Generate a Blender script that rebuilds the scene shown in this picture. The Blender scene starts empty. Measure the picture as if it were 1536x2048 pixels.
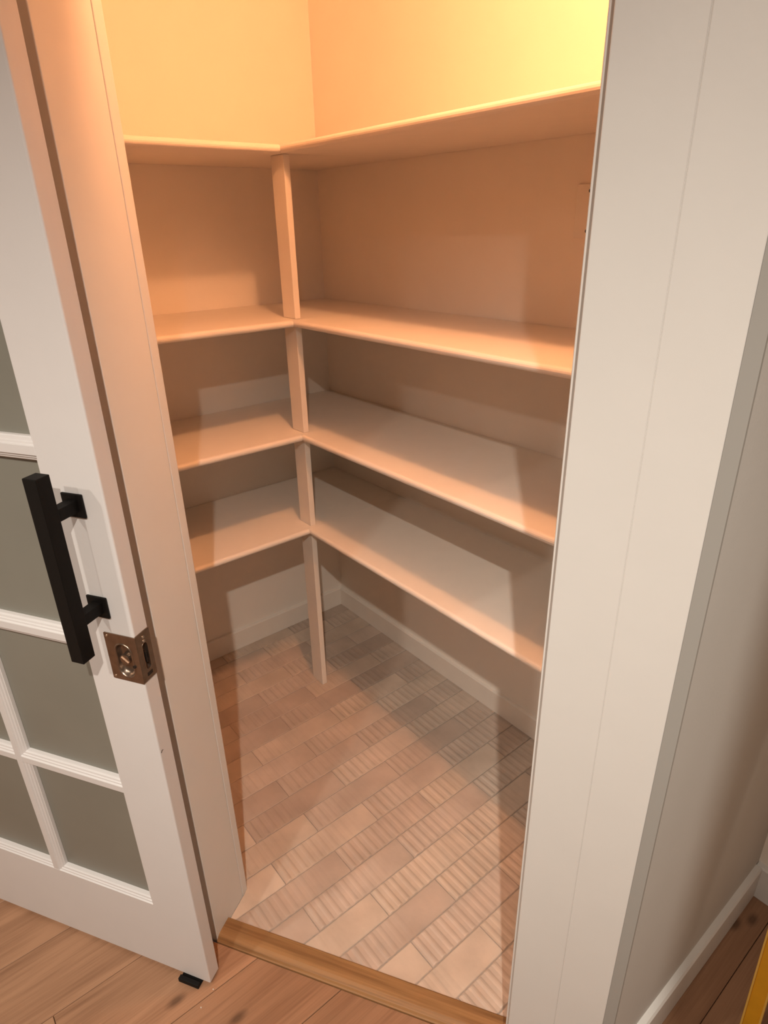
import bpy, bmesh, math, random
from mathutils import Vector, Matrix
random.seed(7)
C = bpy.context.scene.collection
S = bpy.context.scene

# ------------------------------------------------------------------ camera
FPX = 1269.67
YAW, PITCH, ROLL = 2.4676, -0.4251, -0.0227
CAM = Vector((2.0369, -1.3709, 1.55))
d = Vector((math.cos(PITCH)*math.cos(YAW), math.cos(PITCH)*math.sin(YAW), math.sin(PITCH)))
rt = d.cross(Vector((0, 0, 1))).normalized()
up = rt.cross(d)
r2_ = math.cos(ROLL)*rt + math.sin(ROLL)*up
u2_ = -math.sin(ROLL)*rt + math.cos(ROLL)*up
cd = bpy.data.cameras.new('camera')
cam = bpy.data.objects.new('camera', cd)
C.objects.link(cam)
M = Matrix.Identity(4)
for i in range(3):
    M[i][0], M[i][1], M[i][2], M[i][3] = r2_[i], u2_[i], -d[i], CAM[i]
cam.matrix_world = M
cd.sensor_fit = 'HORIZONTAL'
cd.sensor_width = 36.0
cd.lens = FPX/1536.0*36.0
cd.clip_start = 0.02
S.camera = cam

# ------------------------------------------------------------------ world, exposure, lamps
w = bpy.data.worlds.new('world'); S.world = w; w.use_nodes = True
w.node_tree.nodes['Background'].inputs[0].default_value = (0.8, 0.75, 0.7, 1)
w.node_tree.nodes['Background'].inputs[1].default_value = 0.02
vs = S.view_settings
vs.view_transform = 'Standard'; vs.look = 'None'; vs.gamma = 1.0
vs.use_curve_mapping = False
vs.exposure = 0.14

def lamp(name, loc, power, colour, radius):
    l = bpy.data.lights.new(name, 'POINT')
    l.energy = power; l.color = colour; l.shadow_soft_size = radius
    o = bpy.data.objects.new(name, l); o.location = loc
    C.objects.link(o); return o

def downlight(name, loc, power, colour, radius, angle=150, blend=0.8):
    l = bpy.data.lights.new(name, 'SPOT')
    l.energy = power; l.color = colour; l.shadow_soft_size = radius
    l.spot_size = math.radians(angle); l.spot_blend = blend
    o = bpy.data.objects.new(name, l); o.location = loc
    C.objects.link(o); return o

WARM = (1.0, 0.455, 0.20)
KITCH = (1.0, 0.925, 0.81)
lamp('pantry_lamp', (1.35, -0.69, 2.40), 23.5, WARM, 0.035)
downlight('kitchen_downlight', (2.50, -1.72, 2.41), 116, KITCH, 0.016)
downlight('kitchen_downlight.001', (1.80, -2.35, 2.41), 45, KITCH, 0.03)
downlight('kitchen_downlight.002', (1.14, -2.72, 2.41), 45, KITCH, 0.03)

# ------------------------------------------------------------------ frame of the door wall
TH = 0.5528
O = Vector((0.9552, -0.9906, 0))
U = Vector((math.cos(TH), math.sin(TH), 0))
N = Vector((math.sin(TH), -math.cos(TH), 0))
def W(s, w_, z=0.0):
    return O + U*s + N*w_ + Vector((0, 0, z))
DA, DB = 0.4338, 0.4024
ZS = [1.7323, 1.2989, 0.9605, 0.6425]
ST = 0.019           # shelf thickness
CEIL = 2.44

# ------------------------------------------------------------------ materials
def mat(name, colour, rough=0.5, metal=0.0, noise=0.0, nscale=30, bump=0.0, bscale=200, spec=0.5, trans=0.0, rnd=0.0):
    m = bpy.data.materials.new(name); m.use_nodes = True
    nt = m.node_tree; b = nt.nodes['Principled BSDF']
    b.inputs['Base Color'].default_value = (*colour, 1)
    b.inputs['Roughness'].default_value = rough
    b.inputs['Metallic'].default_value = metal
    b.inputs['Specular IOR Level'].default_value = spec
    b.inputs['Transmission Weight'].default_value = trans
    tc = nt.nodes.new('ShaderNodeTexCoord')
    if noise or rnd:
        n = nt.nodes.new('ShaderNodeTexNoise'); n.inputs['Scale'].default_value = nscale
        n.inputs['Detail'].default_value = 4
        nt.links.new(tc.outputs['Object'], n.inputs['Vector'])
        mp = nt.nodes.new('ShaderNodeMapRange')
        mp.inputs['From Min'].default_value = 0.3; mp.inputs['From Max'].default_value = 0.7
        mp.inputs['To Min'].default_value = 1-noise; mp.inputs['To Max'].default_value = 1+noise
        nt.links.new(n.outputs['Fac'], mp.inputs['Value'])
        mx = nt.nodes.new('ShaderNodeVectorMath'); mx.operation = 'SCALE'
        mx.inputs[0].default_value = colour
        nt.links.new(mp.outputs[0], mx.inputs['Scale'])
        nt.links.new(mx.outputs[0], b.inputs['Base Color'])
    if bump:
        n2 = nt.nodes.new('ShaderNodeTexNoise'); n2.inputs['Scale'].default_value = bscale
        n2.inputs['Detail'].default_value = 3
        nt.links.new(tc.outputs['Object'], n2.inputs['Vector'])
        bp = nt.nodes.new('ShaderNodeBump'); bp.inputs['Strength'].default_value = bump
        bp.inputs['Distance'].default_value = 0.001
        nt.links.new(n2.outputs['Fac'], bp.inputs['Height'])
        nt.links.new(bp.outputs['Normal'], b.inputs['Normal'])
    return m

M_wall = mat('wall_paint', (0.94, 0.855, 0.765), 0.7, noise=0.012, nscale=8, bump=0.25, bscale=260, spec=0.3)
M_wallk = mat('kitchen_wall_paint', (0.64, 0.62, 0.59), 0.7, noise=0.012, nscale=8, bump=0.25, bscale=260, spec=0.3)
M_strip_shade = mat('corner_strip_shade_grey', (0.38, 0.365, 0.34), 0.6)  # grey lowered below the wall paint, putting the strip's shade into its colour
M_far = mat('far_kitchen_wall', (0.26, 0.24, 0.22), 0.7)
M_trim = mat('trim_enamel', (0.79, 0.765, 0.735), 0.42, noise=0.01, nscale=14, bump=0.12, bscale=120, spec=0.4)
M_shelf = mat('shelf_paint', (0.93, 0.84, 0.75), 0.5, noise=0.012, nscale=20, bump=0.2, bscale=180, spec=0.4)
M_door = mat('door_paint', (0.78, 0.75, 0.745), 0.45, noise=0.01, nscale=14, bump=0.12, bscale=150, spec=0.4)
M_black = mat('black_powder_coat', (0.006, 0.005, 0.0045), 0.6, bump=0.2, bscale=900, spec=0.2)
M_bronze = mat('brushed_nickel_bronze', (0.30, 0.225, 0.175), 0.32, 0.9, noise=0.15, nscale=60)
M_dark = mat('dark_slot', (0.015, 0.010, 0.008), 0.6)
M_screw = mat('screw_steel', (0.62, 0.55, 0.47), 0.3, 0.9)
M_glass = mat('frosted_glass', (0.32, 0.31, 0.265), 0.42, noise=0.04, nscale=5, trans=0.25, spec=0.5)
M_grout = mat('grout', (0.40, 0.33, 0.28), 0.9, noise=0.1, nscale=90)
M_sub = mat('subfloor', (0.07, 0.045, 0.03), 0.9)
M_yellow = mat('yellow_fibreglass', (0.78, 0.36, 0.012), 0.45, noise=0.08, nscale=25)
M_yedge = mat('yellow_edge', (0.85, 0.50, 0.10), 0.3)
M_rubber = mat('black_rubber', (0.02, 0.02, 0.02), 0.7)
M_alu = mat('aluminium_tread', (0.6, 0.6, 0.6), 0.4, 0.9)
M_plate = mat('plate_plastic', (0.92, 0.85, 0.77), 0.35)
M_crumb = mat('plaster_crumb', (0.85, 0.82, 0.75), 0.8)

def wood(name, dark, light, axis='Y', rnd=0.14, stretch=14, knots=True):
    m = bpy.data.materials.new(name); m.use_nodes = True
    nt = m.node_tree; b = nt.nodes['Principled BSDF']; L = nt.links.new
    b.inputs['Roughness'].default_value = 0.5
    b.inputs['Specular IOR Level'].default_value = 0.35
    tc = nt.nodes.new('ShaderNodeTexCoord'); oi = nt.nodes.new('ShaderNodeObjectInfo')
    ad = nt.nodes.new('ShaderNodeVectorMath'); ad.operation = 'ADD'
    sc = nt.nodes.new('ShaderNodeVectorMath'); sc.operation = 'SCALE'
    sc.inputs[0].default_value = (37.0, 91.0, 13.0)
    L(oi.outputs['Random'], sc.inputs['Scale'])
    L(tc.outputs['Object'], ad.inputs[0]); L(sc.outputs[0], ad.inputs[1])
    sp = nt.nodes.new('ShaderNodeSeparateColor'); L(oi.outputs['Color'], sp.inputs[0])
    mp = nt.nodes.new('ShaderNodeMapping')
    mp.inputs['Scale'].default_value = (stretch, 1.1, stretch) if axis == 'Y' else (1.1, stretch, stretch)
    L(ad.outputs[0], mp.inputs['Vector'])
    # broad cathedral grain
    n1 = nt.nodes.new('ShaderNodeTexNoise'); n1.inputs['Scale'].default_value = 1.3
    n1.inputs['Detail'].default_value = 6; n1.inputs['Distortion'].default_value = 1.2
    L(mp.outputs[0], n1.inputs['Vector'])
    # fine pores
    mp2 = nt.nodes.new('ShaderNodeMapping')
    mp2.inputs['Scale'].default_value = (260, 7, 260) if axis == 'Y' else (7, 260, 260)
    L(ad.outputs[0], mp2.inputs['Vector'])
    n2 = nt.nodes.new('ShaderNodeTexNoise'); n2.inputs['Scale'].default_value = 1.0
    n2.inputs['Detail'].default_value = 3
    L(mp2.outputs[0], n2.inputs['Vector'])
    mixf = nt.nodes.new('ShaderNodeMath'); mixf.operation = 'MULTIPLY_ADD'
    L(n2.outputs['Fac'], mixf.inputs[0]); mixf.inputs[1].default_value = 0.45
    L(n1.outputs['Fac'], mixf.inputs[2])
    cr = nt.nodes.new('ShaderNodeValToRGB')
    cr.color_ramp.elements[0].position = 0.38; cr.color_ramp.elements[0].color = (*dark, 1)
    cr.color_ramp.elements[1].position = 0.86; cr.color_ramp.elements[1].color = (*light, 1)
    L(mixf.outputs[0], cr.inputs['Fac'])
    last = cr.outputs['Color']
    if knots:
        v = nt.nodes.new('ShaderNodeTexVoronoi'); v.voronoi_dimensions = '2D'; v.inputs['Scale'].default_value = 1.0
        mp3 = nt.nodes.new('ShaderNodeMapping'); mp3.inputs['Scale'].default_value = (5.5, 2.6, 5.5)
        L(ad.outputs[0], mp3.inputs['Vector']); L(mp3.outputs[0], v.inputs['Vector'])
        kr = nt.nodes.new('ShaderNodeMapRange'); kr.inputs['From Min'].default_value = 0.02
        kr.inputs['From Max'].default_value = 0.075; kr.inputs['To Min'].default_value = 0.45
        L(v.outputs['Distance'], kr.inputs['Value'])
        km = nt.nodes.new('ShaderNodeVectorMath'); km.operation = 'SCALE'
        L(last, km.inputs[0]); L(kr.outputs[0], km.inputs['Scale'])
        last = km.outputs[0]
    rr = nt.nodes.new('ShaderNodeMapRange'); rr.inputs['To Min'].default_value = 1-rnd
    rr.inputs['To Max'].default_value = 1+rnd
    L(sp.outputs[0], rr.inputs['Value'])
    rm = nt.nodes.new('ShaderNodeVectorMath'); rm.operation = 'SCALE'
    L(last, rm.inputs[0]); L(rr.outputs[0], rm.inputs['Scale'])
    L(rm.outputs[0], b.inputs['Base Color'])
    bp = nt.nodes.new('ShaderNodeBump'); bp.inputs['Strength'].default_value = 0.15
    bp.inputs['Distance'].default_value = 0.001
    L(n2.outputs['Fac'], bp.inputs['Height']); L(bp.outputs['Normal'], b.inputs['Normal'])
    return m
M_plank = wood('oak_plank', (0.225, 0.112, 0.061), (0.395, 0.215, 0.124))
M_oak = wood('oak_threshold', (0.15, 0.068, 0.024), (0.36, 0.19, 0.078), axis='X', rnd=0.0, stretch=30, knots=False)

def tile_mat():
    m = bpy.data.materials.new('glazed_tile'); m.use_nodes = True
    nt = m.node_tree; b = nt.nodes['Principled BSDF']; L = nt.links.new
    b.inputs['Roughness'].default_value = 0.38
    b.inputs['Specular IOR Level'].default_value = 0.45
    tc = nt.nodes.new('ShaderNodeTexCoord'); oi = nt.nodes.new('ShaderNodeObjectInfo')
    cr = nt.nodes.new('ShaderNodeValToRGB'); e = cr.color_ramp.elements
    e[0].position = 0; e[0].color = (0.52, 0.41, 0.34, 1)
    e[1].position = 1; e[1].color = (0.68, 0.55, 0.45, 1)
    k = e.new(0.5); k.color = (0.61, 0.49, 0.41, 1)
    k = e.new(0.75); k.color = (0.63, 0.505, 0.41, 1)
    sp = nt.nodes.new('ShaderNodeSeparateColor'); L(oi.outputs['Color'], sp.inputs[0])
    L(sp.outputs[0], cr.inputs['Fac'])
    sc = nt.nodes.new('ShaderNodeVectorMath'); sc.operation = 'SCALE'
    sc.inputs[0].default_value = (53.0, 17.0, 5.0); L(sp.outputs[0], sc.inputs['Scale'])
    ad = nt.nodes.new('ShaderNodeVectorMath'); L(tc.outputs['Object'], ad.inputs[0]); L(sc.outputs[0], ad.inputs[1])
    n = nt.nodes.new('ShaderNodeTexNoise'); n.inputs['Scale'].default_value = 9
    n.inputs['Detail'].default_value = 5
    L(ad.outputs[0], n.inputs['Vector'])
    mp = nt.nodes.new('ShaderNodeMapRange'); mp.inputs['From Min'].default_value = 0.3
    mp.inputs['From Max'].default_value = 0.7; mp.inputs['To Min'].default_value = 0.86; mp.inputs['To Max'].default_value = 1.12
    L(n.outputs['Fac'], mp.inputs['Value'])
    mx = nt.nodes.new('ShaderNodeVectorMath'); mx.operation = 'SCALE'
    L(cr.outputs['Color'], mx.inputs[0]); L(mp.outputs[0], mx.inputs['Scale'])
    L(mx.outputs[0], b.inputs['Base Color'])
    n2 = nt.nodes.new('ShaderNodeTexNoise'); n2.inputs['Scale'].default_value = 60
    L(ad.outputs[0], n2.inputs['Vector'])
    bp = nt.nodes.new('ShaderNodeBump'); bp.inputs['Strength'].default_value = 0.25
    bp.inputs['Distance'].default_value = 0.0015
    L(n2.outputs['Fac'], bp.inputs['Height']); L(bp.outputs['Normal'], b.inputs['Normal'])
    return m
M_tile = tile_mat()

# ------------------------------------------------------------------ mesh helpers
def prism(bm, poly, z0, z1, fn=None):
    """polygon of (a,b) extruded in the third axis; fn maps (a,b,c) to a point"""
    fn = fn or (lambda a, b, c: Vector((a, b, c)))
    lo = [bm.verts.new(fn(a, b, z0)) for a, b in poly]
    hi = [bm.verts.new(fn(a, b, z1)) for a, b in poly]
    bm.faces.new(lo[::-1]); bm.faces.new(hi)
    n = len(poly)
    for i in range(n):
        bm.faces.new((lo[i], lo[(i+1) % n], hi[(i+1) % n], hi[i]))

def box(bm, x0, x1, y0, y1, z0, z1, fn=None):
    prism(bm, [(x0, y0), (x1, y0), (x1, y1), (x0, y1)], z0, z1, fn)

def disc(bm, cx, cz, r, y0, y1, n=24, rx=None, fn=None):
    rx = rx or r
    prism(bm, [(cx+rx*math.cos(2*math.pi*i/n), cz+r*math.sin(2*math.pi*i/n)) for i in range(n)], y0, y1, fn)

def obj(name, bm, m, parent=None, bevel=0.0, seg=2, smooth=False, loc=None):
    bmesh.ops.recalc_face_normals(bm, faces=bm.faces)
    me = bpy.data.meshes.new(name); bm.to_mesh(me); bm.free()
    me.materials.append(m)
    if smooth:
        for p in me.polygons: p.use_smooth = True
    o = bpy.data.objects.new(name, me); C.objects.link(o)
    if parent is not None: o.parent = parent
    if loc is not None: o.location = loc
    if bevel:
        b = o.modifiers.new('bevel', 'BEVEL'); b.width = bevel; b.segments = seg
        b.limit_method = 'ANGLE'; b.angle_limit = math.radians(40)
    return o

def empty(name, loc=(0, 0, 0), rz=0.0):
    o = bpy.data.objects.new(name, None); C.objects.link(o)
    o.location = loc; o.rotation_euler = (0, 0, rz); o.empty_display_size = 0.05
    return o

def tag(o, label=None, cat=None, group=None, kind=None):
    if label: o['label'] = label
    if cat: o['category'] = cat
    if group: o['group'] = group
    if kind: o['kind'] = kind
    return o

def B(): return bmesh.new()
SW = lambda a, b, c: W(a, b, c)                       # (s, w, z) prism mapping

# ------------------------------------------------------------------ room shell
bm = B(); box(bm, -0.12, 0.0, -4.3, 0.12, -0.03, CEIL)
tag(obj('wall_left', bm, M_wall), 'cream painted left pantry wall behind the short shelves', kind='structure')
bm = B(); box(bm, 0.0, 3.6, 0.0, 0.12, -0.03, CEIL)
tag(obj('wall_back', bm, M_wall), 'cream painted back pantry wall behind the long shelves', kind='structure')
bm = B(); prism(bm, [(1.64, 0), (1.64, -0.60), (1.70, -0.62), (1.752, -0.655), (1.771, -0.6563), (1.771, 0)], -0.03, CEIL)
wr = tag(obj('wall_right', bm, M_wallk), 'grey painted wall turning away right of the wide casing', kind='structure')
bm = B(); prism(bm, [(W(.8506, .1436).x, W(.8506, .1436).y), (1.7712, -0.6600), (1.7712, -0.6560), (1.7515, -0.6545)], -0.005, CEIL)
obj('shaded_corner_strip', bm, M_strip_shade, wr)  # narrow strip at the wall end, its shade carried by the darker grey
bm = B()
prism(bm, [(-1.14, 0), (-0.022, 0), (-0.022, 0.125), (-1.23, 0.125)], -0.03, CEIL, SW)
prism(bm, [(0.699, 0), (0.851, 0), (0.851, 0.125), (0.699, 0.125)], -0.03, CEIL, SW)
prism(bm, [(-0.018, 0), (0.699, 0), (0.699, 0.125), (-0.018, 0.125)], 2.10, CEIL, SW)
tag(obj('wall_front', bm, M_wall), 'angled front wall holding the pantry doorway', kind='structure')
bm = B(); box(bm, 3.6, 3.72, -4.3, 0.12, -0.03, CEIL)
tag(obj('wall_kitchen_right', bm, M_far), 'plain kitchen wall to the right of the view', kind='structure')
bm = B(); box(bm, -0.12, 3.72, -4.42, -4.3, -0.03, CEIL)
tag(obj('wall_kitchen_rear', bm, M_far), 'plain kitchen wall behind the viewer', kind='structure')
bm = B(); box(bm, -0.12, 3.72, -4.42, 0.12, CEIL, CEIL+0.1)
tag(obj('ceiling', bm, M_wall), 'white painted ceiling over pantry and kitchen', kind='structure')

# ------------------------------------------------------------------ doorway trim
J1 = 0.681
bm = B(); box(bm, -0.022, 0.0, 0.0105, 0.126, -0.01, 2.082, SW)
j = tag(obj('trim_1', bm, M_trim, bevel=0.0015), 'white door jamb on the left of the opening, beside the open door', kind='structure')
bm = B(); box(bm, -0.06, 0.0, -0.012, 0.0093, -0.01, 2.15, SW)
obj('inner_casing', bm, M_trim, j, bevel=0.002)
bm = B(); box(bm, -0.11, -0.020, 0.125, 0.144, -0.01, 2.19, SW)
obj('outer_casing', bm, M_trim, j, bevel=0.002)
bm = B(); box(bm, J1, J1+0.018, 0.0105, 0.125, -0.01, 2.082, SW)
j = tag(obj('trim_2', bm, M_trim, bevel=0.0015), 'white right door jamb with a wide two board casing beside it', kind='structure')
bm = B(); box(bm, J1, J1+0.06, -0.012, 0.0093, -0.01, 2.15, SW)
obj('inner_casing', bm, M_trim, j, bevel=0.002)
bm = B(); box(bm, 0.687, 0.7694, 0.125, 0.144, -0.01, 2.19, SW)
obj('casing_board', bm, M_trim, j, bevel=0.0012)
bm = B(); box(bm, 0.7697, 0.8506, 0.125, 0.144, -0.01, CEIL, SW)
obj('casing_board', bm, M_trim, j, bevel=0.0012)
bm = B(); box(bm, 0.769, 0.770, 0.125, 0.1428, -0.01, 2.19, SW)
obj('caulk_line', bm, M_trim, j)
bm = B(); box(bm, 0.0, J1, 0.0, 0.125, 2.082, 2.10, SW)
j = tag(obj('trim_3', bm, M_trim, bevel=0.0015), 'white head jamb across the top of the doorway', kind='structure')
bm = B(); box(bm, -0.006, 0.687, 0.125, 0.144, 2.088, 2.19, SW)
obj('outer_casing', bm, M_trim, j, bevel=0.002)

# threshold
th = empty('trim_4', O, TH)
tag(th, 'golden oak threshold strip between tiled pantry floor and wood floor', kind='structure')
bm = B()
prof = [(0.0754, -0.012), (0.0754, 0.0118), (0.0775, 0.0128), (0.106, 0.0128), (0.1135, 0.0120), (0.1195, 0.0098), (0.1240, 0.0066), (0.1270, 0.0030), (0.1295, 0.0012), (0.1310, -0.012)]
prism(bm, prof, 0.0, J1, lambda a, b, c: Vector((c, -a, b)))
obj('threshold_board', bm, M_oak, th)

# ------------------------------------------------------------------ baseboards
def baseboard(name, poly_pts, normal, h, t, label, paint=None):
    """run along two points on a wall face, profile with eased top"""
    a, b = Vector(poly_pts[0]), Vector(poly_pts[1]); nn = Vector(normal)
    bm = B()
    prof = [(0, 0.001), (t, 0.001), (t, h-0.006), (t-0.0035, h-0.001), (0, h)]
    L = (b-a).length; dr = (b-a)/L
    prism(bm, prof, 0, L, lambda p, q, c: Vector((*(a+dr*c+nn*p), q)))
    return tag(obj(name, bm, paint or M_trim), label, kind='structure')
baseboard('baseboard_left', [(0, -1.55), (0, 0)], (1, 0), 0.0853, 0.012, 'white baseboard below the short left shelves', M_shelf)
baseboard('baseboard_back', [(0.012, 0), (1.64, 0)], (0, -1), 0.0853, 0.012, 'white baseboard below the long right shelves', M_shelf)
baseboard('baseboard_right', [(1.771, -0.64), (1.771, -0.015)], (1, 0), 0.102, 0.015, 'white baseboard on the dark kitchen wall by the yellow level')
baseboard('baseboard_kitchen', [(1.772, 0), (3.6, 0)], (0, -1), 0.102, 0.015, 'short piece of white baseboard beyond the far wall corner')

# ------------------------------------------------------------------ tiled floor
bm = B()
prism(bm, [(0, 0), (1.64, 0), (1.64, -0.56), (W(J1, 0).x, W(J1, 0).y), (W(J1, .0754).x, W(J1, .0754).y),
           (W(0, .0754).x, W(0, .0754).y), (O.x, O.y), (0, -1.57)], -0.03, -0.0022)
pf = tag(obj('floor', bm, M_grout), 'pantry floor of small ribbed beige tiles laid in running bond', kind='structure')

TL, TW, PX, PY = 0.3045, 0.0783, 0.848, -0.594
GAP = 0.0028
def tile_bm(kind, rng):
    L, Wd = TL-GAP, TW-GAP
    bm = B()
    ribs = 12; step = L/ribs
    ys = [0.0]; hs = [0.0]
    for r in range(ribs):
        f = r/(ribs-1)
        if kind == 0: a = max(0, 1-f*1.5)
        elif kind == 1: a = max(0.0, 1-f*1.15)
        elif kind == 2: a = max(0.35, 1-f*0.7)
        elif kind == 3: a = max(0, 0.6-f*0.85)
        else: a = max(0, 0.3-f*0.4)
        a *= 0.0025
        if a < 1e-4:
            continue
        y0 = r*step
        for q, hh in ((0.18, 0.0), (0.34, 0.75), (0.48, 1.0), (0.62, 0.75), (0.80, 0.0)):
            ys.append(y0+q*step); hs.append(a*hh)
    ys.append(L); hs.append(0.0)
    z0 = 0.0
    e = 0.0012
    rows = []
    for y, h in zip(ys, hs):
        rows.append([bm.verts.new((x, y, z0+hz)) for x, hz in ((0, -0.0012), (e, h*0.6), (0.004, h), (Wd-0.004, h), (Wd-e, h*0.6), (Wd, -0.0012))])
    for a, b in zip(rows, rows[1:]):
        for i in range(5):
            bm.faces.new((a[i], a[i+1], b[i+1], b[i]))
    base = [bm.verts.new((x, y, -0.007)) for x, y in ((0, 0), (Wd, 0), (Wd, L), (0, L))]
    bm.faces.new((base[0], base[1], *[v for v in reversed(rows[0])]))
    bm.faces.new((base[2], base[3], *rows[-1]))
    bm.faces.new((base[1], base[2], *[r[5] for r in reversed(rows)]))
    bm.faces.new((base[3], base[0], *[r[0] for r in rows]))
    bm.normal_update()
    return bm
tile_meshes = []
for k in range(5):
    b_ = tile_bm(k, random); me = bpy.data.meshes.new('tile'); b_.to_mesh(me); b_.free()
    me.materials.append(M_tile); tile_meshes.append(me)

def clip(bm, co, no):
    g = bm.verts[:] + bm.edges[:] + bm.faces[:]
    r = bmesh.ops.bisect_plane(bm, geom=g, plane_co=co, plane_no=no, clear_outer=True, dist=1e-5)
def halfplane_state(pts, co, no):
    v = [(Vector((p[0], p[1], 0))-co).dot(no) for p in pts]
    return max(v) <= 1e-6, min(v) >= -1e-6     # all inside, all outside
WALLS = [(Vector((0.002, 0, 0)), Vector((-1, 0, 0))), (Vector((0, -0.002, 0)), Vector((0, 1, 0))), (Vector((1.638, 0, 0)), Vector((1, 0, 0)))]
def place_tile(x, y, kind, planes, shade):
    pts = [(x, y), (x+TW-GAP, y), (x+TW-GAP, y+TL-GAP), (x, y+TL-GAP)]
    cut = []
    for co, no in planes:
        a, o_ = halfplane_state(pts, co, no)
        if o_: return
        if not a: cut.append((co, no))
    if not cut:
        t = bpy.data.objects.new('tile', tile_meshes[kind])
    else:
        bm = tile_bm(kind, random)
        for co, no in cut:
            clip(bm, co-Vector((x, y, 0)), no)
        if not bm.faces or len(bm.verts) < 6: bm.free(); return
        me = bpy.data.meshes.new('tile'); bm.to_mesh(me); bm.free(); me.materials.append(M_tile)
        t = bpy.data.objects.new('tile', me)
    t.color = (shade, shade, shade, 1); t.location = (x, y, 0); t.parent = pf; C.objects.link(t)
kinds = [0, 1, 2, 1, 0, 3, 1, 2, 4, 0, 1, 3]
strip_planes = [(W(0, .0752), N), (W(0.001, 0), -U), (W(J1-.001, 0), U)]
main_planes = WALLS + [(W(0, 0.0), N)]
for k in range(-11, 11):
    x = PX + k*TW + GAP/2
    ph = PY if k % 2 else PY-TL/2
    for m_ in range(-4, 4):
        y = ph + m_*TL + GAP/2
        kd = random.choice(kinds)
        shade = random.random()
        beyond = [((Vector((a, b, 0))-O).dot(U), (Vector((a, b, 0))-O).dot(N)) for a in (x, x+TW-GAP) for b in (y, y+TL-GAP)]
        over = [p for p in beyond if p[1] > 0]
        if all(-0.02 < p[0] < J1+0.02 for p in beyond) and over:
            place_tile(x, y, kd, WALLS + strip_planes, shade)      # runs whole into the opening
        else:
            place_tile(x, y, kd, main_planes, shade)
            place_tile(x, y, kd, strip_planes + [(W(0, 0.0), -N)], shade)

# ------------------------------------------------------------------ wood floor
bm = B()
prism(bm, [(0.0, -4.3), (3.6, -4.3), (3.6, 0.0), (1.771, 0.0), (1.771, -0.65), (W(.8506, .144).x, W(.8506, .144).y),
           (W(-1.1, .129).x, W(-1.1, .129).y)], -0.04, -0.0135)
kf = tag(obj('floor', bm, M_sub), 'kitchen floor of warm brown oak planks', kind='structure')
PW = 0.1797
def plank(x0, x1, y0, y1, planes, tone):
    bm = B(); g = 0.0006
    box(bm, 0, x1-x0-2*g, 0, y1-y0-2*g, -0.013, 0)
    for co, no in planes:
        a, o_ = halfplane_state([(x0, y0), (x1, y0), (x1, y1), (x0, y1)], co, no)
        if o_: bm.free(); return
        if not a: clip(bm, co-Vector((x0+g, y0+g, 0)), no)
    holes = [e for e in bm.edges if e.is_boundary]
    if holes: bmesh.ops.holes_fill(bm, edges=holes)
    top = [e for e in bm.edges if all(abs(v.co.z) < 1e-6 for v in e.verts)]
    bmesh.ops.bevel(bm, geom=top, offset=0.0011, segments=1, affect='EDGES')
    if len(bm.verts) < 6: bm.free(); return
    o = obj('plank', bm, M_plank, kf, loc=(x0+g, y0+g, 0))
    o.color = (tone, tone, tone, 1)
DOORLINE = (W(0, 0.1312), -N)
ends = {}
for k in range(-6, 17):
    x0 = 0.9385 + k*PW; x1 = x0+PW
    if x1 < 0.0 or x0 > 3.6: continue
    off = {0: -1.445, -1: -0.9, -2: -1.0, -3: -0.8, 1: -0.75, 2: -0.6, 3: -0.5, 4: -0.9, 5: -0.85, 6: -0.7}.get(k, random.uniform(-1.2, 0))
    tone = {-3: 0.9, -2: 0.95, -1: 0.85, 0: 0.9, 1: 0.35, 2: 0.1, 4: 0.15, 5: 0.1}.get(k, random.random())
    ys = [off + 1.25*q for q in range(-4, 4)]
    for ya in ys:
        y0, y1 = max(ya, -4.29), min(ya+1.25, -0.001)
        if y1-y0 < 0.02: continue
        xa, xb = max(x0, 0.001), min(x1, 3.599)
        if xa < 1.772 < xb:
            plank(xa, 1.7715, y0, y1, [(W(0, 0.1445), -N)], tone)
            plank(1.7715, xb, y0, y1, [], tone)
        elif xb <= 1.772:
            plank(xa, xb, y0, y1, [(W(0, 0.1445), -N)] if xa > 1.53 else [DOORLINE], tone)
        else:
            plank(xa, xb, y0, y1, [], tone)

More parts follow.
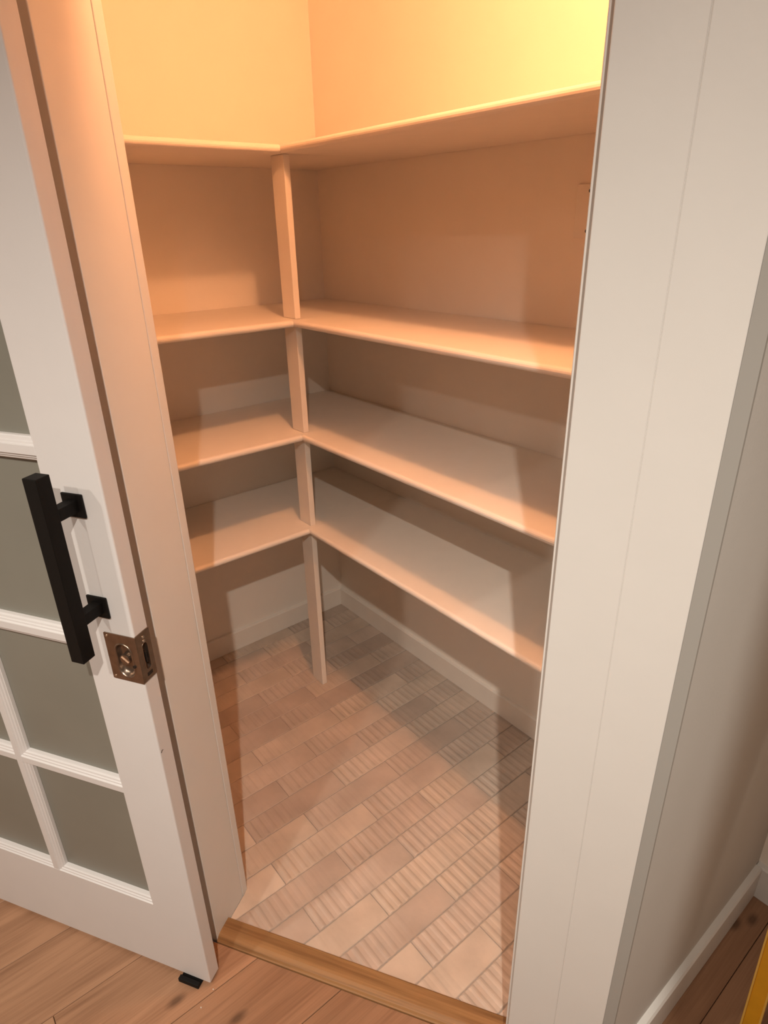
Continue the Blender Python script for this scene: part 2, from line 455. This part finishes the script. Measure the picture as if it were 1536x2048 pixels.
# ------------------------------------------------------------------ shelves
YL = -1.32
names = ['topmost', 'second from top', 'third from top', 'lowest']
def halfround(n=8):
    r = ST/2
    return [(r*math.cos(-math.pi/2+math.pi*i/n), r*math.sin(-math.pi/2+math.pi*i/n)) for i in range(n+1)]
for i, z in enumerate(ZS):
    zt, zb_ = z+ST/2, z-ST/2
    fx = DA-ST/2; fy = -DB+ST/2
    # left shelf, runs into the corner
    t = empty('left_shelf' if False else 'shelf', (0, -0.7, zb_))
    tag(t, {0: 'topmost short shelf on the left pantry wall, under the bright wall',
            1: 'short left wall shelf, second from the top, with a lit patch above',
            2: 'short left wall shelf, third from the top',
            3: 'lowest short shelf on the left wall, nearest the floor'}[i], 'shelf', 'short shelves on the left pantry wall')
    bm = B()
    ydiag = lambda x: W(0, -0.001).y + (x-W(0, -0.001).x)*math.tan(TH)
    prism(bm, [(0.0015, -0.0015), (0.0015, max(YL, ydiag(0.0015)+.01)), (fx, YL), (fx, -0.0015)], 0, ST, lambda a, b, c: Vector((a, b+0.7, c)))
    obj('shelf_board', bm, M_shelf, t)
    bm = B()
    prism(bm, halfround(), YL, -DB+0.001, lambda a, b, c: Vector((fx+a, c+0.7, b+ST/2)))
    obj('bullnose_edge', bm, M_shelf, t, smooth=False)
    # right shelf, butts against it
    t = empty('shelf', (1.0, 0, zb_))
    tag(t, {0: 'topmost long shelf on the back pantry wall, above the blank plate',
            1: 'long back wall shelf, second from the top, under the blank plate',
            2: 'long back wall shelf, third from the top',
            3: 'lowest long shelf on the back wall, above the baseboard'}[i], 'shelf', 'long shelves on the back pantry wall')
    bm = B()
    prism(bm, [(fx+0.0006, -0.0015), (fx+0.0006, fy), (1.638, fy), (1.638, -0.0015)], 0, ST, lambda a, b, c: Vector((a-1.0, b, c)))
    obj('shelf_board', bm, M_shelf, t)
    bm = B()
    prism(bm, halfround(), fx+0.0015, 1.638, lambda a, b, c: Vector((c-1.0, fy-a, b+ST/2)))
    obj('bullnose_edge', bm, M_shelf, t, smooth=False)

# corner post (sections between the shelves)
px1, py0 = DA-0.018, -DB+0.018
post = empty('corner_post', (px1-0.032, py0+0.0095, 0))
tag(post, 'flat white upright post carrying the shelves at the inside corner', 'post')
zz = [0.0]+[q for z in ZS[::-1] for q in (z-ST/2, z+ST/2)]
for a, b in zip(zz[0:8:2], zz[1:8:2]):
    bm = B(); box(bm, -0.032, 0.032, -0.0095, 0.0095, a+0.0006, b-0.0004)
    obj('post_section', bm, M_shelf, post, bevel=0.0015)

# blank plate on the back wall
pl = empty('wall_plate', (1.0955, 0, 1.568))
tag(pl, 'small white blank cover plate on the back wall below the top shelf', 'cover plate')
bm = B(); box(bm, -0.036, 0.036, -0.006, -0.0006, -0.056, 0.056)
obj('plate', bm, M_plate, pl, bevel=0.002)
for sgn in (-1, 1):
    bm = B(); disc(bm, 0, sgn*0.0415, 0.0042, -0.0066, -0.0055, 14, fn=lambda a, b, c: Vector((a, c, b)))
    obj('screw', bm, M_dark, pl)

# ------------------------------------------------------------------ sliding glazed door
DS, DW, DT = 0.0415, 0.2176, 0.035
dr_ = empty('door_1', W(DS, DW), TH)                 # local x = along wall, -y = toward viewer, front face y=0
tag(dr_, 'open white sliding door with frosted glass panes and black pull', kind='structure')
ZB, ZT = 0.012, 2.10
FE, PB, MW = -0.110, 0.256, 0.016
XL = [FE-PB, FE-2*PB-MW]             # left edges of the two columns
DL = XL[1]-0.110                      # left edge of the door
ROW0, RP = 0.227, 0.345
bm = B(); prism(bm, [(FE, 0), (-0.003, 0), (-0.0015, 0.0004), (-0.0004, 0.0015), (0, 0.003), (0, DT-0.003), (-0.003, DT), (FE, DT)], ZB, ZT)
stile_r = obj('stile', bm, M_door, dr_)
bm = B(); box(bm, DL, XL[1], 0, DT, ZB, ZT); obj('stile', bm, M_door, dr_)
top = ROW0+5*RP-MW
bm = B(); box(bm, XL[1], FE, 0, DT, ZB, ROW0); obj('bottom_rail', bm, M_door, dr_)
bm = B(); box(bm, XL[1], FE, 0, DT, top, ZT); obj('top_rail', bm, M_door, dr_)
bm = B(); box(bm, XL[0]-MW, XL[0], 0.0, DT, ROW0, top); obj('vertical_muntin', bm, M_door, dr_, bevel=0.0012)
for k in range(1, 5):
    z1 = ROW0+k*RP
    for xa, xb in ((XL[0], FE), (XL[1], XL[0]-MW)):
        bm = B(); box(bm, xa, xb, 0.0, DT, z1-MW, z1); obj('horizontal_muntin', bm, M_door, dr_, bevel=0.0012)
BEAD = [(0.0, 0.0008), (0.0012, 0.0028), (0.0042, 0.0034), (0.0052, 0.0056), (0.0086, 0.0064), (0.0098, 0.0092), (0.0112, 0.0100), (0.0112, 0.0170), (0.0, 0.0170)]
def bead(x0, x1, z0, z1):
    bm = B(); rings = []
    for o_, dp in BEAD:
        rings.append([bm.verts.new((x, dp, z)) for x, z in ((x0+o_, z0+o_), (x1-o_, z0+o_), (x1-o_, z1-o_), (x0+o_, z1-o_))])
    for a, b in zip(rings, rings[1:]):
        for i in range(4):
            bm.faces.new((a[i], a[(i+1) % 4], b[(i+1) % 4], b[i]))
    return bm
for k in range(5):
    for x0 in XL:
        z0 = ROW0+k*RP; z1 = z0+RP-MW
        obj('glazing_bead', bead(x0, x0+PB, z0, z1), M_door, dr_)
        bm = B(); box(bm, x0+0.004, x0+PB-0.004, 0.0172, 0.0215, z0+0.004, z1-0.004)
        obj('pane', bm, M_glass, dr_)
        bm = B(); rb = bead(x0, x0+PB, z0, z1)
        for v in rb.verts: v.co.y = DT-v.co.y*0.75
        bm.free(); obj('rear_bead', rb, M_door, dr_)
# pull handle
ph = empty('pull_handle'); ph.parent = dr_; ph['label'] = 'black square bar pull handle'
HX, HZ = -0.058, 1.084
bm = B(); box(bm, HX-0.0125, HX+0.0125, -0.067, -0.042, HZ-0.156, HZ+0.156)
obj('bar', bm, M_black, ph, bevel=0.0012)
for sg in (-1, 1):
    zc = HZ+sg*0.090
    bm = B(); box(bm, HX-0.0095, HX+0.0095, -0.0425, -0.003, zc-0.0095, zc+0.0095)
    obj('standoff', bm, M_black, ph, bevel=0.0008)
    bm = B(); box(bm, HX-0.0195, HX+0.0195, -0.0045, -0.0002, zc-0.0195, zc+0.0195)
    obj('rosette', bm, M_black, ph, bevel=0.0015)
# flush pocket latch wrapped over the door edge
lk = empty('flush_latch'); lk.parent = dr_; lk['label'] = 'bronze flush privacy latch wrapped round the door edge'
LZ0, LZ1 = 0.8495, 0.9435
FR = lambda a, b, c: Vector((a, c, b))               # (x, z, y)
EY = lambda a, b, c: Vector((c, a, b))               # (y, z, x)
def obround(cx, cz, rx, rz, n=10):
    """vertical racetrack outline"""
    h = max(rz-rx, 0)
    pts = [(cx+rx*math.cos(math.pi*i/n), cz+h+rx*math.sin(math.pi*i/n)) for i in range(n+1)]
    pts += [(cx+rx*math.cos(math.pi+math.pi*i/n), cz-h+rx*math.sin(math.pi+math.pi*i/n)) for i in range(n+1)]
    return pts
def loft(rings, fn, cap=True):
    bm = B(); vs_ = []
    for pts, dp in rings:
        vs_.append([bm.verts.new(fn(a, b, dp)) for a, b in pts])
    n = len(vs_[0])
    for a, b in zip(vs_, vs_[1:]):
        for i in range(n): bm.faces.new((a[i], a[(i+1) % n], b[(i+1) % n], b[i]))
    if cap: bm.faces.new(vs_[-1])
    return bm
def rrect(x0, x1, z0, z1, r, n=4):
    pts = []
    for cx, cz, a0 in ((x1-r, z1-r, 0), (x0+r, z1-r, 90), (x0+r, z0+r, 180), (x1-r, z0+r, 270)):
        for i in range(n+1):
            t_ = math.radians(a0+90*i/n); pts.append((cx+r*math.cos(t_), cz+r*math.sin(t_)))
    return pts
cx, cz = -0.0285, 0.892
def carve(target, bmc):
    """cut a recess into a finished part (the cutter is removed again)"""
    c = obj('cutter', bmc, M_dark, dr_)
    m_ = target.modifiers.new('cut', 'BOOLEAN'); m_.operation = 'DIFFERENCE'; m_.object = c; m_.solver = 'EXACT'
    bpy.context.view_layer.update()
    me = bpy.data.meshes.new_from_object(target.evaluated_get(bpy.context.evaluated_depsgraph_get()))
    target.modifiers.clear(); target.data = me
    bpy.data.objects.remove(c)
bmc = B(); prism(bmc, obround(cx, cz, 0.0166, 0.0336), -0.01, 0.012, FR); carve(stile_r, bmc)
bmc = B(); prism(bmc, obround(0.0165, 0.897, 0.0062, 0.0265), -0.012, 0.01, EY); carve(stile_r, bmc)
def ringplate(outer, inner, d0, d1, fn):
    """plate with an open hole: outer outline, inner outline, back and front depth"""
    bm = B(); loops = []
    for pts in (outer, inner):
        loops.append([[bm.verts.new(fn(a, b, dp)) for a, b in pts] for dp in (d0, d1)])
    for lo, hi in loops:
        n = len(lo)
        for i in range(n): bm.faces.new((lo[i], lo[(i+1) % n], hi[(i+1) % n], hi[i]))
    for lv_ in (0, 1):
        es = []
        for L_ in loops:
            v = L_[lv_]; n = len(v)
            for i in range(n): es.append(bm.edges.get((v[i], v[(i+1) % n])))
        bmesh.ops.triangle_fill(bm, use_beauty=True, edges=es)
    return bm
bm = ringplate(rrect(-0.0620, 0.0016, LZ0, LZ1, 0.0018), obround(cx, cz, 0.0160, 0.0330), -0.0001, -0.0019, FR)
obj('face_plate', bm, M_bronze, lk)
bm = loft([(obround(cx, cz, 0.0185, 0.0355), -0.0017), (obround(cx, cz, 0.0178, 0.0348), -0.0030), (obround(cx, cz, 0.0168, 0.0338), -0.0034),
           (obround(cx, cz, 0.0158, 0.0328), -0.0028), (obround(cx, cz, 0.0150, 0.0318), 0.0000), (obround(cx, cz, 0.0140, 0.0305), 0.0040), (obround(cx, cz, 0.0118, 0.0275), 0.0070), (obround(cx, cz, 0.0085, 0.0235), 0.0080)], FR)
obj('pull_cup', bm, M_bronze, lk, smooth=True)
bm = B(); disc(bm, cx, cz+0.002, 0.0098, -0.0022, 0.0078, 24, fn=FR); obj('turn_disc', bm, M_bronze, lk, bevel=0.0006)
bm = B(); box(bm, -0.0080, 0.0080, -0.0008, 0.0008, -0.0038, -0.0020)
for v in bm.verts:
    a_ = math.radians(-38); x_, z_ = v.co.x, v.co.y
    v.co = Vector((cx+x_*math.cos(a_)-z_*math.sin(a_), v.co.z, cz+0.002+x_*math.sin(a_)+z_*math.cos(a_)))
obj('disc_slot', bm, M_bronze, lk)
bm = B(); disc(bm, -0.0108, 0.884, 0.0030, -0.0034, -0.0018, 14, fn=FR); obj('release_hole', bm, M_dark, lk)
for xx, z_ in ((-0.0565, 0.9375), (-0.0565, 0.8555)):
    bm = B(); disc(bm, xx, z_, 0.0022, -0.0026, -0.0016, 12, fn=FR); obj('screw', bm, M_screw, lk)
bm = ringplate(rrect(-0.0010, 0.0325, LZ0+0.0015, LZ1+0.0010, 0.0018), obround(0.0165, 0.897, 0.0058, 0.0260), 0.0001, 0.0018, EY)
obj('edge_plate', bm, M_bronze, lk)
bm = loft([(obround(0.0165, 0.897, 0.0075, 0.0278), 0.0017), (obround(0.0165, 0.897, 0.0068, 0.0270), 0.0026), (obround(0.0165, 0.897, 0.0057, 0.0259), 0.0020), (obround(0.0165, 0.897, 0.0052, 0.0250), -0.0060)], EY)
obj('edge_recess', bm, M_bronze, lk)
bm = B(); box(bm, 0.0148, 0.0178, 0.884, 0.905, -0.0055, 0.0016, EY); obj('edge_pull', bm, M_dark, lk)
bm = B(); box(bm, 0.010, 0.0225, 0.8585, 0.8650, 0.0017, 0.0022, EY); obj('strike_hole', bm, M_dark, lk)
for z_ in (0.9345, 0.9265):
    bm = B(); disc(bm, 0.0165, z_, 0.0026, 0.0016, 0.0026, 12, fn=EY); obj('screw', bm, M_screw, lk)
# small nick in the paint of the door edge
bm = B(); prism(bm, [(0.0, 0.0), (0.004, 0.004), (0.007, 0.003), (0.0065, 0.0045), (0.0025, 0.0052), (-0.0008, 0.0018)], 0.0001, 0.0005, lambda a, b, c: Vector((c, 0.004+a*0.8, 0.690+b)))
obj('paint_nick', bm, M_dark, dr_)

# floor guide under the door
gd = empty('floor_guide', W(-0.008, 0.2195), TH)
tag(gd, 'small black floor guide under the corner of the sliding door', 'door guide')
bm = B(); box(bm, -0.026, 0.0265, -0.0135, 0.012, 0.0002, 0.0035); obj('guide_base', bm, M_black, gd, bevel=0.001)
bm = B(); box(bm, -0.026, 0.0265, -0.0135, -0.0030, 0.0034, 0.0115); obj('guide_lip', bm, M_black, gd, bevel=0.0015)

# ------------------------------------------------------------------ spirit level leaning into the dark corner
lv = empty('spirit_level', (1.913, -0.36, 0))
zax = Vector((-0.066, 0.19, 1)).normalized(); xax = Vector((1, 0.12, 0)); xax = (xax-zax*xax.dot(zax)).normalized(); yax = zax.cross(xax)
lv.matrix_world = Matrix(((xax.x, yax.x, zax.x, 1.913), (xax.y, yax.y, zax.y, -0.36), (xax.z, yax.z, zax.z, 0.004), (0, 0, 0, 1)))
tag(lv, 'yellow bar like a spirit level leaning in the dark corner at lower right', 'level')
bm = B(); box(bm, -0.0125, 0.0125, -0.008, 0.008, 0.018, 1.58); obj('web', bm, M_yellow, lv)
for sg in (-1, 1):
    bm = B(); box(bm, sg*0.0142-0.0018, sg*0.0142+0.0018, -0.0105, 0.0105, 0.018, 1.58); obj('flange', bm, M_yedge, lv, bevel=0.0006)
for z0 in (0.0, 1.575):
    bm = B(); box(bm, -0.0172, 0.0172, -0.012, 0.012, z0, z0+0.022); obj('end_cap', bm, M_rubber, lv, bevel=0.002)

# unseen cylinder added above the viewer to shadow the lower right wall
pd = empty('shadow_blocker', (2.347, -1.350, CEIL))
tag(pd, 'slim black cylinder added out of view under the ceiling to shadow the right wall', 'shadow blocker')
bm = B(); disc(bm, 0, 0, 0.05, -0.72, -0.20, 32); obj('shade', bm, M_black, pd)  # opaque body that blocks the downlight, not a lampshade
bm = B(); disc(bm, 0, 0, 0.003, -0.20, -0.02, 10); obj('blocker_cord', bm, M_black, pd)
bm = B(); disc(bm, 0, 0, 0.045, -0.022, -0.0005, 24); obj('blocker_canopy', bm, M_black, pd)

# ------------------------------------------------------------------ plaster crumbs on the planks
for i, (s_, w_) in enumerate(((0.050, 0.222), (0.045, 0.262))):
    bm = B(); bmesh.ops.create_icosphere(bm, subdivisions=1, radius=0.0016)
    for v in bm.verts: v.co *= random.uniform(0.7, 1.2)
    o = obj('crumb', bm, M_crumb, loc=W(s_, w_, 0.0012))
    tag(o, ('tiny white plaster crumb on the planks beside the door corner', 'tiny white plaster crumb on the planks in front of the black guide')[i], 'crumb', 'plaster crumbs on the wood floor')
